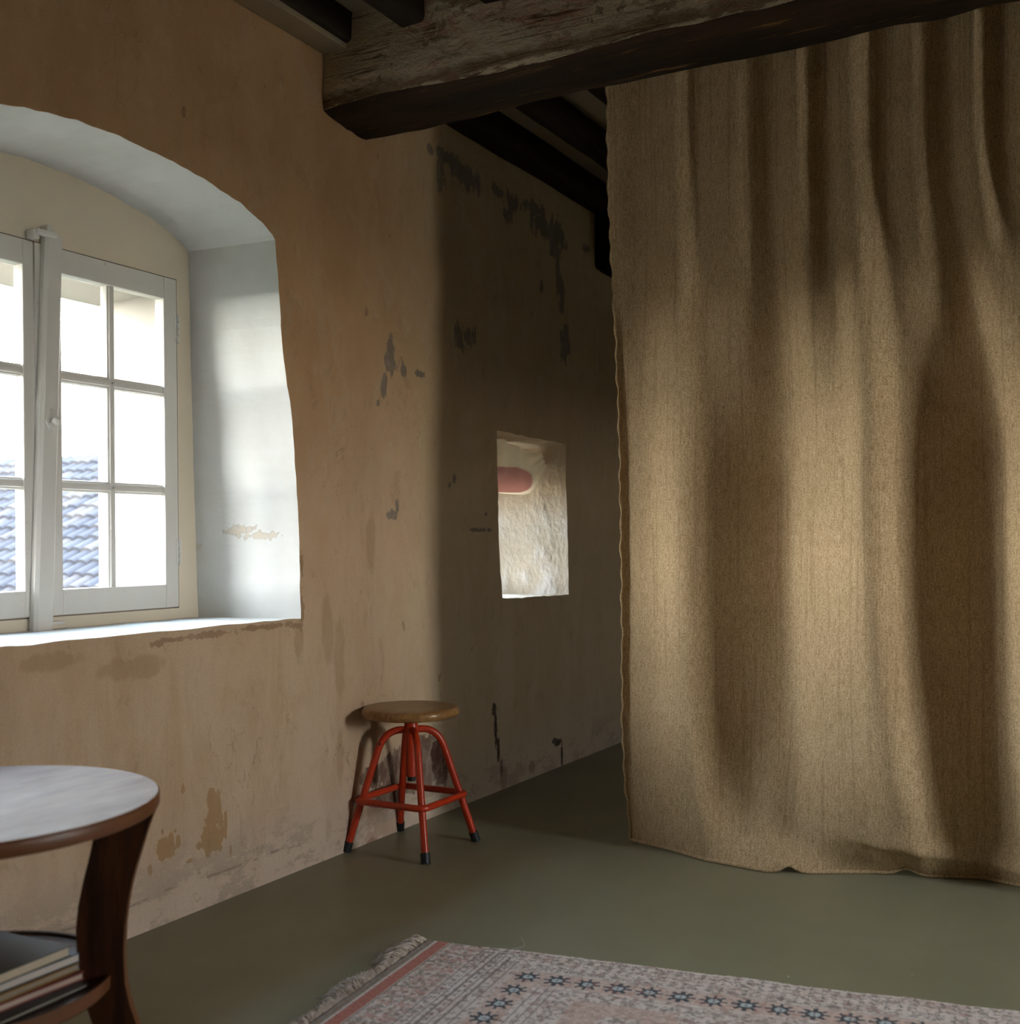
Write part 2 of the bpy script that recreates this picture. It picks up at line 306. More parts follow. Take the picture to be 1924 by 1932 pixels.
class G:
    """collects geometry for one mesh"""
    def __init__(s): s.v = []; s.f = []; s.m = []; s.cur = 0
    def add(s, v, f, mi=None):
        b = len(s.v); s.v += [tuple(p) for p in v]; s.f += [[i + b for i in q] for q in f]; s.m += [s.cur if mi is None else mi] * len(f); return s
    def box(s, x0, x1, y0, y1, z0, z1, bev=0.0, mi=None):
        bm = bmesh.new(); bmesh.ops.create_cube(bm, size=1)
        for v in bm.verts: v.co = Vector(((x0 + x1) / 2 + v.co.x * (x1 - x0), (y0 + y1) / 2 + v.co.y * (y1 - y0), (z0 + z1) / 2 + v.co.z * (z1 - z0)))
        if bev: bmesh.ops.bevel(bm, geom=bm.edges[:], offset=bev, segments=2, affect='EDGES', profile=.5)
        bm.verts.index_update(); s.add([v.co for v in bm.verts], [[v.index for v in f.verts] for f in bm.faces], mi); bm.free(); return s
    def tube(s, pts, r, n=10, closed=False, mi=None):
        pts = [Vector(p) for p in pts]; N = len(pts); rs = r if isinstance(r, (list, tuple)) else [r] * N
        V = []; F = []; prev = None
        for i, p in enumerate(pts):
            a = pts[(i - 1) % N] if (closed or i > 0) else p; b = pts[(i + 1) % N] if (closed or i < N - 1) else p
            t = (b - a).normalized()
            if prev is None: up = Vector((0, 0, 1)) if abs(t.z) < .9 else Vector((1, 0, 0)); nx = up.cross(t).normalized()
            else: nx = (prev - t * prev.dot(t)).normalized()
            prev = nx; ny = t.cross(nx)
            V += [p + (nx * math.cos(k * 2 * PI / n) + ny * math.sin(k * 2 * PI / n)) * rs[i] for k in range(n)]
        for i in range(N if closed else N - 1):
            j = (i + 1) % N
            for k in range(n): F.append([i * n + k, i * n + (k + 1) % n, j * n + (k + 1) % n, j * n + k])
        if not closed: F.append(list(range(n))[::-1]); F.append([(N - 1) * n + k for k in range(n)])
        return s.add(V, F, mi)
    def lathe(s, prof, n=48, c=(0, 0), mi=None):
        V = [(c[0] + r * math.cos(2 * PI * k / n), c[1] + r * math.sin(2 * PI * k / n), z) for r, z in prof for k in range(n)]
        F = [[i * n + k, i * n + (k + 1) % n, (i + 1) * n + (k + 1) % n, (i + 1) * n + k] for i in range(len(prof) - 1) for k in range(n)]
        F.append(list(range(n))[::-1]); F.append([(len(prof) - 1) * n + k for k in range(n)]); return s.add(V, F, mi)
    def obj(s, name, mats, parent=None, smooth=False, loc=None):
        return obj(name, s.v, s.f, mats, parent, smooth, s.m, loc)
def autosmooth(o, deg=35):
    me = o.data; me.polygons.foreach_set('use_smooth', [True] * len(me.polygons)); me.update()
    bm = bmesh.new(); bm.from_mesh(me); bmesh.ops.recalc_face_normals(bm, faces=bm.faces[:])
    for e in bm.edges:
        if len(e.link_faces) == 2 and e.calc_face_angle(0) > math.radians(deg): e.smooth = False
    bm.to_mesh(me); bm.free(); return o
def fixn(o):
    bm = bmesh.new(); bm.from_mesh(o.data); bmesh.ops.recalc_face_normals(bm, faces=bm.faces[:]); bm.to_mesh(o.data); bm.free(); return o

def resample(pts, n):
    pts = np.array(pts, float); d = np.r_[0, np.cumsum(np.linalg.norm(np.diff(pts, axis=0), axis=1))]
    t = np.linspace(0, d[-1], n); return np.stack([np.interp(t, d, pts[:, k]) for k in range(2)], 1)
def poly_holes(x, outer, holes):
    """flat face with holes in the plane of constant x"""
    loops = [[Vector((0, p[0], p[1])) for p in outer]] + [[Vector((0, p[0], p[1])) for p in hh] for hh in holes]
    tris = tessellate_polygon([[Vector((v.y, v.z, 0)) for v in lp] for lp in loops])
    return [(x, v.y, v.z) for lp in loops for v in lp], [list(t) for t in tris]

# ------------------------------------------------------------------ the long wall with its window recess and niche
YC = 2.197; NB, NJ, NA = 40, 46, 70
def ring(jr, arch, bottomz, jitter):
    """closed outline from right jamb points (bottom to top), arch (right to left), mirrored left jamb, sill"""
    jl = [(2 * YC - y, z) for y, z in jr][::-1]
    a = resample(jr, NJ); b = resample([jr[-1]] + arch + [jl[0]], NA); c_ = resample(jl, NJ); d = resample([jl[-1], jr[0]], NB)
    pts = np.concatenate([a[:-1], b[:-1], c_[:-1], d[:-1]])
    rr = np.random.default_rng(3)
    n = len(pts); j = rr.normal(0, 1, (n, 2)); j = (j + np.roll(j, 1, 0)) * .5
    return pts + j * jitter
A = lambda px, py, X: (lambda q: (q.y, q.z))(at(px, py, 'x', X))
outer_j = [(2.885, .812), (2.884, .954), (2.878, 1.12), (2.862, 1.34), (2.843, 1.50), (2.826, 1.56), (2.804, 1.70), (2.788, 1.874), (2.774, 2.010)]
outer_a = [(2.762, 2.022), (2.728, 2.043), (2.612, 2.084), (2.469, 2.114), (2.335, 2.131), (2.152, 2.141), (2.012, 2.137), (1.864, 2.121), (1.787, 2.104), (1.70, 2.07)]
inner_j = [(2.808, .812), (2.795, 1.2), (2.785, 1.6), (2.775, 2.021)]
inner_a = [(2.735, 2.047), (2.626, 2.088), (2.453, 2.123), (2.296, 2.142), (2.148, 2.144), (2.06, 2.137), (1.85, 2.10), (1.70, 2.06)]
ro = ring(outer_j, outer_a, .81, .0016); ri = ring(inner_j, inner_a, .81, .0008)
RX0, RX1, RY0, RY1, RH = WX, 3.40, -1.6, 7.0, 2.80
nic_o = np.concatenate([resample([(4.223, .812), (4.868, .802)], 16)[:-1], resample([(4.868, .802), (4.862, 1.1), (4.848, 1.35), (4.850, 1.514)], 20)[:-1],
                        resample([(4.850, 1.514), (4.50, 1.520), (4.184, 1.527)], 16)[:-1], resample([(4.184, 1.527), (4.190, 1.25), (4.195, 1.05), (4.223, .812)], 20)[:-1]])
rr = np.random.default_rng(11); nj = rr.normal(0, .0016, nic_o.shape); nic_o = nic_o + nj
nic_i = np.concatenate([resample([(4.28, .812), (4.74, .806)], 16)[:-1], resample([(4.74, .806), (4.73, 1.48)], 20)[:-1], resample([(4.73, 1.48), (4.28, 1.48)], 16)[:-1], resample([(4.28, 1.48), (4.28, .812)], 20)[:-1]])
OX = -3.05
fy0, fy1, fz0, fz1 = 2 * YC - 2.722, 2.722, .846, 1.917       # sash opening
g = G()
v, f = poly_holes(WX, [(RY0, 0), (RY1, 0), (RY1, RH), (RY0, RH)], [ro, nic_o]); g.add(v, f, 0)
def loft(g, x0, a, x1, b, mi, steps=1):
    n = len(a); V = []; F = []
    for s_ in range(steps + 1):
        t = s_ / steps; V += [(x0 + (x1 - x0) * t, *(a[i] * (1 - t) + b[i] * t)) for i in range(n)]
    for s_ in range(steps):
        for i in range(n): F.append([s_ * n + i, s_ * n + (i + 1) % n, (s_ + 1) * n + (i + 1) % n, (s_ + 1) * n + i])
    g.add(V, F, mi)
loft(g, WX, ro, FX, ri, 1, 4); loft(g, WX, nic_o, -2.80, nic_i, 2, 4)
sash_hole = [(fy0, fz0), (fy1, fz0), (fy1, fz1), (fy0, fz1)]
v, f = poly_holes(FX, ri, [sash_hole]); g.add(v, f, 3)
# outer reveal behind the sashes, a shade narrower than the sash opening
h0 = np.array(sash_hole); h1 = np.array([(fy0 + .05, fz0 + .04), (fy1 - .05, fz0 + .04), (fy1 - .05, fz1 - .05), (fy0 + .05, fz1 - .05)])
h2 = np.array([(fy0 + .03, fz0 + .0), (fy1 - .045, fz0 + .0), (fy1 - .045, fz1 - .06), (fy0 + .03, fz1 - .06)])
loft(g, FX, h0, FX - .036, h0, 4); loft(g, FX - .036, h0, FX - .037, h1, 4); loft(g, FX - .037, h1, OX, h2, 4)
n1_ = np.array([(4.29, .83), (4.66, .83), (4.66, 1.40), (4.29, 1.40)]); v, f = poly_holes(-2.80, nic_i, [n1_]); g.add(v, f, 2)
loft(g, -2.80, n1_, OX, n1_, 4)
v, f = poly_holes(OX, [(RY0, -3), (RY1, -3), (RY1, RH + .3), (RY0, RH + .3)], [h2, n1_]); g.add(v, f, 4)
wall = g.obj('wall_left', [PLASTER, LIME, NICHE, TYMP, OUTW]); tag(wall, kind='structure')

tag(G().box(-4.6, OX, -.55, -.25, -3, RH + 1.2).obj('sky_blocker_wall', simple('sky_blocker_dark', (.10, .088, .07), .95, .1, .3, 4, .4)), kind='structure')  # unseen wing, added to block part of the sky from the window reveal

# other walls, floor, ceiling
rwin = np.array([(2.57, .80), (3.29, .80), (3.29, 2.00), (2.57, 2.00)]); fill_win = np.array([(5.27, 1.05), (5.73, 1.05), (5.73, 1.65), (5.27, 1.65)])
g = G(); v, f = poly_holes(RX1, [(RY0, 0), (RY1, 0), (RY1, RH), (RY0, RH)], [rwin, fill_win]); g.add(v, f, 0); loft(g, RX1, rwin, 3.75, rwin, 1); loft(g, RX1, fill_win, 3.75, fill_win, 1)
v, f = poly_holes(3.75, [(RY0, -3), (RY1, -3), (RY1, RH + .3), (RY0, RH + .3)], [rwin, fill_win]); g.add(v, f, 0)
tag(g.obj('wall_right', [ROOM, LIME]), kind='structure')
tag(G().box(OX, 3.75, RY1, RY1 + .3, 0, RH).obj('wall_far', ROOM), kind='structure')
tag(G().box(OX, 3.75, RY0 - .3, RY0, 0, RH).obj('wall_back', ROOM), kind='structure')
tag(G().box(RX0, RX1, RY0, RY1, -.2, 0).obj('floor', FLOOR), kind='structure')
ceil = tag(G().box(OX, 3.75, RY0 - .3, RY1 + .3, RH, RH + .2).obj('ceiling', CEIL), kind='structure')

def rough_box(g, x0, x1, y0, y1, z0, z1, ax, step, amp, sc, seed, bottom_mi=0, tilt=0.0):
    """squared timber running along ax with uneven hand-hewn faces"""
    L0, L1 = (x0, x1) if ax == 'x' else (y0, y1); n = int((L1 - L0) / step) + 1
    a0, a1 = (y0, y1) if ax == 'x' else (x0, x1); na, nz = 8, 8; cs = []
    for i in range(nz): cs.append((0, 1 - i / nz))
    for i in range(na): cs.append((i / na, 0))
    for i in range(nz): cs.append((1, i / nz))
    for i in range(na): cs.append((1 - i / na, 1))
    V = []; K = len(cs)
    for i in range(n + 1):
        L = L0 + (L1 - L0) * i / n
        for (ca, cz) in cs:
            a = a0 + (a1 - a0) * ca; z = z0 + (z1 - z0) * cz + (tilt * ca * (1 - cz))
            # ease the lower arrises
            if cz == 0 and ca in (0, 1): z += .006; a += .004 if ca == 0 else -.004
            q = Vector((L * sc * .35 + seed, a * sc, z * sc)); d = noise.noise_vector(q) * amp + noise.noise_vector(q * 4) * amp * .35
            V.append((L, a + d.y, z + d.z) if ax == 'x' else (a + d.y, L, z + d.z))
    F = []; mi = []
    for i in range(n):
        for k in range(K):
            F.append([i * K + k, i * K + (k + 1) % K, (i + 1) * K + (k + 1) % K, (i + 1) * K + k]); mi.append(bottom_mi if nz <= k < nz + na else 0)
    F.append(list(range(K))); F.append([n * K + k for k in range(K)]); mi += [0, 0]
    b = len(g.v); g.v += V; g.f += [[q + b for q in fc] for fc in F]; g.m += mi
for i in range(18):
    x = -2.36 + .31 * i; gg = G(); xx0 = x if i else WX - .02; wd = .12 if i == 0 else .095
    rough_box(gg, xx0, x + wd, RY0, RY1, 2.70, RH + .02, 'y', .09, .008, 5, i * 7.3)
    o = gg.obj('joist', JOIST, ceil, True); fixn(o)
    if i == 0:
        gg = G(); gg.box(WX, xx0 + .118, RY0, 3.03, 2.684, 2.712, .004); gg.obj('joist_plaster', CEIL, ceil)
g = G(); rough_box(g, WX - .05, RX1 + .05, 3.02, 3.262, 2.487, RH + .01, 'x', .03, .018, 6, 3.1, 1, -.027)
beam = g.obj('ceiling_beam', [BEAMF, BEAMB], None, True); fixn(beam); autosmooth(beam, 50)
tag(beam, 'thick hewn wooden beam with flaking whitewash, crossing above the long cloth curtain', 'beam')
g = G(); rough_box(g, WX - .05, RX1 + .05, 5.20, 5.42, 2.42, 2.72, 'x', .06, .012, 6, 9.1, 0)
b2 = g.obj('ceiling_beam', JOIST, None, True); fixn(b2); tag(b2, 'far dark ceiling beam glimpsed left of the curtain edge, behind the slanting joists', 'beam')

# ------------------------------------------------------------------ windows
def casement(win, y0, y1, z0, z1, hand):
    """one sash: stiles, rails, glazing bars, six panes"""
    xi = FX + .006; xo = FX - .034
    s = empty('sash'); s.parent = win
    gl0, gl1 = (2.262, 2.660) if hand > 0 else (2 * YC - 2.660, 2 * YC - 2.262); gz0, gz1 = .925, 1.843
    g = G(); g.box(xo, xi, y0, gl0, z0, z1, .003); g.box(xo, xi, gl1, y1, z0, z1, .003)
    g.box(xo, xi, gl0 - .001, gl1 + .001, z0, gz0, .003); g.box(xo, xi, gl0 - .001, gl1 + .001, gz1, z1, .003)
    g.obj('frame', WPAINT, s)
    def bar(name, p0, p1, wd):
        d = (Vector(p1) - Vector(p0)).normalized(); across = Vector((0, d.z, -d.y)).normalized()
        prof = [(-.020, -.5), (.001, -.5), (.005, -.46), (.006, -.34), (.011, -.27), (.012, -.1), (.012, .1), (.011, .27), (.006, .34), (.005, .46), (.001, .5), (-.020, .5)]
        V = [Vector(p) + Vector((FX - .012 + a, 0, 0)) + across * (b * wd) for p in (p0, p1) for a, b in prof]; K = len(prof)
        F = [[k, (k + 1) % K, K + (k + 1) % K, K + k] for k in range(K)] + [list(range(K)), list(range(K, 2 * K))]
        o = G().add(V, F).obj(name, WPAINT, s); autosmooth(o, 50)
    ym = (gl0 + gl1) / 2 - .008 * hand
    zs = [gz0, 1.228, 1.547, gz1]
    bar('glazing_bar', (0, ym, gz0), (0, ym, gz1), .030)
    for zb in zs[1:3]: bar('glazing_bar', (0, gl0, zb), (0, gl1, zb), .034)
    for (a, b) in ((gl0, ym), (ym, gl1)):
        for k in range(3):
            G().box(FX - .026, FX - .022, a - .004, b + .004, zs[k] - .004, zs[k + 1] + .004).obj('pane', GLASS, s)
    return s
win = empty('window_1', (0, 0, 0)); tag(win, kind='structure')
sr = casement(win, 2.172, 2.716, .850, 1.914, 1)
sl = casement(win, 2 * YC - 2.716, 2.168, .850, 1.914, -1)
g = G()   # slightly crooked cover strip over the meeting stiles
T = [at(88, 440, 'x', FX + .03), at(121, 445, 'x', FX + .03)]; B = [at(66, 1192, 'x', FX + .03), at(103, 1188, 'x', FX + .03)]
def strip(g, a0, a1, b0, b1, x0, x1, r):
    prof = lambda p, q: [(x0, p.y), (x1 - r, p.y), (x1, p.y + r), (x1, q.y - r), (x1 - r, q.y), (x0, q.y)]
    V = [(x, y, a0.z) for x, y in prof(a0, a1)] + [(x, y, b0.z) for x, y in prof(b0, b1)]
    g.add(V, [[k, (k + 1) % 6, 6 + (k + 1) % 6, 6 + k] for k in range(6)] + [[0, 1, 2, 3, 4, 5], [6, 7, 8, 9, 10, 11]])
strip(g, B[0], B[1], T[0], T[1], FX + .004, FX + .032, .009)
fixn(g.obj('cover_strip', WPAINT, win))
p = at(97, 795, 'x', FX + .034); g = G()
g.add([(FX + .030, p.y + a, p.z + b) for a, b in ((-.024, 0), (0, -.040), (.022, 0), (0, .040))] + [(FX + .037, p.y + a * .8, p.z + b * .8) for a, b in ((-.024, 0), (0, -.040), (.022, 0), (0, .040))],
      [[0, 1, 5, 4], [1, 2, 6, 5], [2, 3, 7, 6], [3, 0, 4, 7], [4, 5, 6, 7]])
kp = g.obj('lock_plate', WPAINT, win); fixn(kp)
g = G()
prof = [(.006, 0), (.006, .008), (.011, .012), (.013, .018), (.011, .024), (.005, .027), (.001, .028)]
n = 14; V = [(FX + .036 + z, p.y + .002 + r * math.cos(2 * PI * k / n), p.z + r * math.sin(2 * PI * k / n)) for r, z in prof for k in range(n)]
g.add(V, [[i * n + k, i * n + (k + 1) % n, (i + 1) * n + (k + 1) % n, (i + 1) * n + k] for i in range(len(prof) - 1) for k in range(n)] + [[(len(prof) - 1) * n + k for k in range(n)]])
kn = g.obj('knob', WPAINT, win, True)
# latch keeper on top
a = at(62, 440, 'x', FX + .03); b = at(104, 446, 'x', FX + .03)
g = G(); g.box(FX, FX + .035, a.y, a.y + .02, a.z - .012, a.z + .014, .003); g.box(FX + .016, FX + .042, a.y + .008, b.y, b.z - .006, b.z + .008, .003); g.box(FX, FX + .030, b.y - .026, b.y - .006, b.z + .004, b.z + .030, .004)
g.obj('latch', WPAINT, win)
a = at(95, 1172, 'x', FX + .03); b = at(118, 1165, 'x', FX + .03)
g = G(); g.box(FX, FX + .03, a.y, b.y + .01, a.z - .012, a.z - .002, .002); g.box(FX, FX + .03, a.y, a.y + .008, a.z - .03, a.z - .004, .002); g.obj('latch', WPAINT, win)
for zc in (1.755, 1.030):   # hinges
    g = G(); yh = 2.7185
    for k in range(4): g.tube([(FX + .008, yh, zc - .045 + k * .0225), (FX + .008, yh, zc - .045 + k * .0225 + .020)], .0055, 10)
    g.box(FX + .001, FX + .007, yh - .014, yh, zc - .04, zc + .04, .001)
    g.obj('hinge', WPAINT, win)
g = G()   # dark joints around the sashes
g.box(FX - .03, FX - .004, 2.7165, 2.7215, .847, 1.916); g.box(FX - .03, FX - .006, fy0, fy0 + .005, .847, 1.916)
g.box(FX - .03, FX - .004, fy0, fy1, .8465, .850); g.box(FX - .03, FX - .004, fy0, fy1, 1.9145, 1.9165)
g.obj('joint', GAP, win)

def plain_window(name, x0, x1, y0, y1, z0, z1, cols, rows):
    wn = empty(name); tag(wn, kind='structure'); t = .045; xm = (x0 + x1) / 2
    g = G(); g.box(x0, x1, y0, y0 + t, z0, z1, .003); g.box(x0, x1, y1 - t, y1, z0, z1, .003); g.box(x0, x1, y0, y1, z0, z0 + t, .003); g.box(x0, x1, y0, y1, z1 - t, z1, .003)
    g.obj('window_frame', WPAINT, wn)
    ys = np.linspace(y0 + t, y1 - t, cols + 1); zs = np.linspace(z0 + t, z1 - t, rows + 1)
    for y in ys[1:-1]: G().box(x0 + .005, x1 - .005, y - .012, y + .012, z0 + t, z1 - t, .003).obj('glazing_bar', WPAINT, wn)
    for z in zs[1:-1]: G().box(x0 + .007, x1 - .007, y0 + t, y1 - t, z - .012, z + .012, .003).obj('glazing_bar', WPAINT, wn)
    for i in range(cols):
        for j in range(rows): G().box(xm - .002, xm + .002, ys[i], ys[i + 1], zs[j], zs[j + 1]).obj('pane', GLASS, wn)
plain_window('window_2', -2.86, -2.82, 4.29, 4.66, .83, 1.40, 1, 2)
plain_window('window_3', 3.55, 3.60, 2.57, 3.29, .80, 2.00, 1, 3)
plain_window('fill_window', 3.55, 3.60, 5.27, 5.73, 1.05, 1.65, 1, 2)  # unseen window added to lighten the space behind the curtain

# ------------------------------------------------------------------ great curtain
floor_px = [(1175, 1583), (1260, 1603), (1330, 1624), (1440, 1645), (1530, 1648), (1650, 1648), (1745, 1655), (1850, 1658), (1924, 1673)]
fp = [at(a, b, 'z', 0) for a, b in floor_px]
fpx = [p.x for p in fp] + [0.0, .4, 1.0, 1.6, 2.38, 3.38]; fpy = [p.y for p in fp] + [3.66, 3.74, 3.66, 3.72, 3.68, 3.70]
Y0 = 3.62
def fx(px, y=Y0): return at(px, 900, 'y', y).x
# control columns: photo x at top / middle / bottom and offset (m, + is away from the viewer)
cc = [(1152, 1171, 1172, 0, 0, 0), (1163, 1183, 1186, .008, .012, .006), (1212, 1205, 1215, .034, .000, .0), (1282, 1295, 1325, -.026, -.058, -.035),
      (1318, 1345, 1372, .026, -.012, .012), (1395, 1405, 1425, -.020, .040, .045), (1455, 1473, 1478, .050, .078, .045), (1512, 1545, 1570, -.034, .002, -.005),
      (1552, 1595, 1645, .046, -.046, -.045), (1612, 1645, 1715, -.034, -.082, -.065), (1668, 1705, 1765, .040, -.012, -.02), (1726, 1780, 1820, -.022, .050, .03),
      (1788, 1866, 1870, .048, .088, .055), (1842, 1915, 1950, -.034, .01, .0), (1885, 1965, 2010, .040, -.05, -.045)]
k = 0; lastt, lastm, lastb = 1885, 1965, 2010
while lastt < 9000:
    lastt += 58 if k % 2 == 0 else 50; lastm += 60; lastb += 55
    s_ = -1 if k % 2 == 0 else 1
    cc.append((lastt, lastm, lastb, .036 * s_, .06 * math.sin(k * 1.1 + 2.5), .045 * math.sin(k * 1.1 + 2.9))); k += 1
cc = np.array(cc)
xt = np.array([fx(p) for p in cc[:, 0]]); xm_ = np.array([fx(p) for p in cc[:, 1]]); xb = np.array([fx(p) for p in cc[:, 2]])
keep = (xt < 3.3) & (xm_ < 3.3) & (xb < 3.3); cc, xt, xm_, xb = cc[keep], xt[keep], xm_[keep], xb[keep]
def pchip(xk, yk, x):
    i = np.clip(np.searchsorted(xk, x) - 1, 0, len(xk) - 2); t = np.clip((x - xk[i]) / (xk[i + 1] - xk[i]), 0, 1); t = t * t * (3 - 2 * t)
    return yk[i] * (1 - t) + yk[i + 1] * t
HT = 2.695; NZ = 340; par = np.arange(len(cc), dtype=float)
NU = 60 * (len(cc) - 1) // 4; us = np.linspace(0, len(cc) - 1, NU); dx_tot = 0
us = np.unique(np.concatenate([us, np.linspace(0, 3, 70)])); NU = len(us)
V = np.zeros((NZ, NU, 3)); UVc = np.zeros((NZ, NU, 2))
for j in range(NZ):
    tz = (j / (NZ - 1)); z = HT * (1 - tz)
    def lv(a, m_, b):       # blend top (z>=2.3), middle (z~1.3), bottom (z<=.15)
        if z > 1.3: t = min(1, (z - 1.3) / 1.05); t = t * t * (3 - 2 * t); return m_ * (1 - t) + a * t
        t = min(1, (1.3 - z) / 1.2); t = t ** 2.8; return m_ * (1 - t) + b * t
    xk = lv(xt, xm_, xb); ok = lv(cc[:, 3], cc[:, 4], cc[:, 5])
    x = np.interp(us, par, xk); iu = np.clip(us.astype(int), 0, len(cc) - 2); t = us - iu; ts = t * t * (3 - 2 * t)
    dk = np.diff(ok); mk = np.zeros_like(ok)
    same = dk[1:] * dk[:-1] > 0; mk[1:-1] = np.where(same, 2 * dk[1:] * dk[:-1] / np.where(same, dk[1:] + dk[:-1], 1), 0)
    t2, t3 = t * t, t * t * t
    off = ((2 * t3 - 3 * t2 + 1) * ok[iu] + (t3 - 2 * t2 + t) * mk[iu] + (3 * t2 - 2 * t3) * ok[iu + 1] + (t3 - t2) * mk[iu + 1]) * (1.4 if z < 1.3 else 1.4 - .55 * min(1, (z - 1.3) / .7))
    base = np.interp(x, fpx, fpy); tf = max(0, 1 - z / .48) ** 2
    y = Y0 + off; y = y * (1 - tf) + (base + off * .45 * (1 - max(0, 1 - z / .10))) * tf
    wob = np.array([noise.noise(Vector((a * 2.1, z * 1.3, 4))) for a in x]) * .012
    fine_ = np.array([noise.noise(Vector((a * 9, z * 1.6, 9))) for a in x]) * .003
    y = y + (wob + fine_) * (1 - .8 * max(0, 1 - z / .1))
    # pleats pinched into a tuck halfway down
    y += .007 * np.exp(-((x - fx(1490)) / .012) ** 2 - ((z - at(1490, 850, 'y', Y0).z) / .03) ** 2)
    y -= .005 * np.exp(-((x - fx(1478)) / .014) ** 2 - ((z - at(1478, 850, 'y', Y0).z) / .03) ** 2)
    xa, xb_ = at(1600, 1600, 'z', 0).x, at(1924, 1668, 'z', 0).x; tt = np.clip((x - xa) / (xb_ - xa), 0, 2); zl = .13 - .085 * tt
    y -= .026 * np.clip(tt * 3, 0, 1) * np.where(z > zl, np.exp(-((z - zl) / .055) ** 2), np.exp(-((z - zl) / .016) ** 2))
    # right-hand toe dragged forward on the floor
    zr = z
    hem = max(0, 1 - z / .12)
    lift = .020 * np.exp(-((x - at(1490, 1645, 'z', 0).x) / .025) ** 2) + .020 * np.exp(-((x - at(1712, 1650, 'z', 0).x) / .035) ** 2)
    z_ = np.full(NU, zr) + lift * hem + .003
    edge = np.exp(-us * 6) * (.0020 * math.sin(z * 75) + .0015 * math.sin(z * 31 + 1)); x = x - edge
    V[j, :, 0] = x; V[j, :, 1] = y - .0 ; V[j, :, 2] = z_
    ux = np.r_[0, np.cumsum(np.hypot(np.diff(x), np.diff(y)))]
    UVc[j, :, 0] = x * 1.08; UVc[j, :, 1] = z
def grid_obj(name, V, mat, parent=None, uvs=None, smooth=True):
    nj, ni = V.shape[:2]; idx = np.arange(nj * ni).reshape(nj, ni)
    q = np.stack([idx[:-1, :-1], idx[1:, :-1], idx[1:, 1:], idx[:-1, 1:]], -1).reshape(-1, 4)
    me = bpy.data.meshes.new(name); me.from_pydata(V.reshape(-1, 3).tolist(), [], q.tolist()); me.materials.append(mat)
    if uvs is not None:
        l = me.uv_layers.new(name='UVMap'); l.data.foreach_set('uv', uvs.reshape(-1, 2)[q.reshape(-1)].reshape(-1).astype(np.float32))
    me.polygons.foreach_set('use_smooth', [smooth] * len(me.polygons)); me.update()
    o = bpy.data.objects.new(name, me); COL.objects.link(o)
    if parent: o.parent = parent
    return o
cur = empty('curtain', (fx(1171), Y0, 0)); tag(cur, 'heavy beige wool curtain hanging in deep folds from the beam down onto the floor', 'curtain')
cloth = grid_obj('cloth', V, CURT, None, UVc); cloth.parent = cur; cloth.location = -cur.location
sm = cloth.modifiers.new('thickness', 'SOLIDIFY'); sm.thickness = .006; sm.offset = -1
# rolled, whip-stitched side hem
pts = []; rad = []
for j in range(0, NZ - 1):
    for s_ in (0, .5):
        q = V[j, 0] * (1 - s_) + V[j + 1, 0] * s_; z = q[2]; pts.append((q[0] + .001 - 0.0, q[1] - .002, z)); rad.append(.0046 + .0009 * math.sin(z * 75 + .6))
g = G(); g.tube(pts, rad, 8); hm = g.obj('side_hem', CURT, cur, True); hm.location = -cur.location
me = hm.data; l = me.uv_layers.new(name='UVMap'); co = np.zeros(len(me.vertices) * 3); me.vertices.foreach_get('co', co); co = co.reshape(-1, 3)
vi = np.zeros(len(me.loops), int); me.loops.foreach_get('vertex_index', vi); l.data.foreach_set('uv', co[vi][:, [0, 2]].reshape(-1).astype(np.float32))
pts = [tuple(V[NZ - 1, i] + np.array([0, -.003, .003])) for i in range(0, NU, 1)]
g = G(); g.tube(pts, .0068, 8); hm = g.obj('bottom_hem', CURT, cur, True); hm.location = -cur.location
me = hm.data; l = me.uv_layers.new(name='UVMap'); co = np.zeros(len(me.vertices) * 3); me.vertices.foreach_get('co', co); co = co.reshape(-1, 3)
vi = np.zeros(len(me.loops), int); me.loops.foreach_get('vertex_index', vi); l.data.foreach_set('uv', co[vi][:, [0, 2]].reshape(-1).astype(np.float32))

# ------------------------------------------------------------------ little cloth in the niche
M = Mat('thin_cotton', 0.9, 0.1); n1 = M.noise(60, 4, .6); M.color(M.mix(n1, (0.60, 0.53, 0.40), (0.72, 0.65, 0.52)))
tl = M.n('ShaderNodeBsdfTranslucent'); tl.inputs[0].default_value = (0.70, 0.58, 0.42, 1); mx = M.n('ShaderNodeMixShader'); mx.inputs[0].default_value = .45
M.l(M.b.outputs[0], mx.inputs[1]); M.l(tl.outputs[0], mx.inputs[2]); M.l(mx.outputs[0], M.out.inputs[0]); COTTON = M.m
M = Mat('pink_cotton', 0.9, 0.1); n1 = M.noise(60, 4, .6); M.color(M.mix(n1, (0.74, 0.44, 0.43), (0.80, 0.50, 0.49)))
tl = M.n('ShaderNodeBsdfTranslucent'); tl.inputs[0].default_value = (0.85, 0.48, 0.50, 1); mx = M.n('ShaderNodeMixShader'); mx.inputs[0].default_value = .45
M.l(M.b.outputs[0], mx.inputs[1]); M.l(tl.outputs[0], mx.inputs[2]); M.l(mx.outputs[0], M.out.inputs[0]); PINK = M.m
NXp = -2.47
def curve(pts, n): return resample([(max(4.236, q[0]), q[1]) for q in (A(a, b, NXp) for a, b in pts)], n)
top = curve([(915, 806), (936, 812), (946, 820), (958, 832), (975, 843), (995, 851), (1012, 855), (1030, 852), (1042, 846), (1049, 837)], 60)
bot = curve([(905, 929), (940, 931), (975, 934), (988, 931), (997, 922), (1007, 906), (1018, 888), (1028, 871), (1039, 853), (1049, 838)], 60)
NV = 40; V2 = np.zeros((NV, 60, 3))
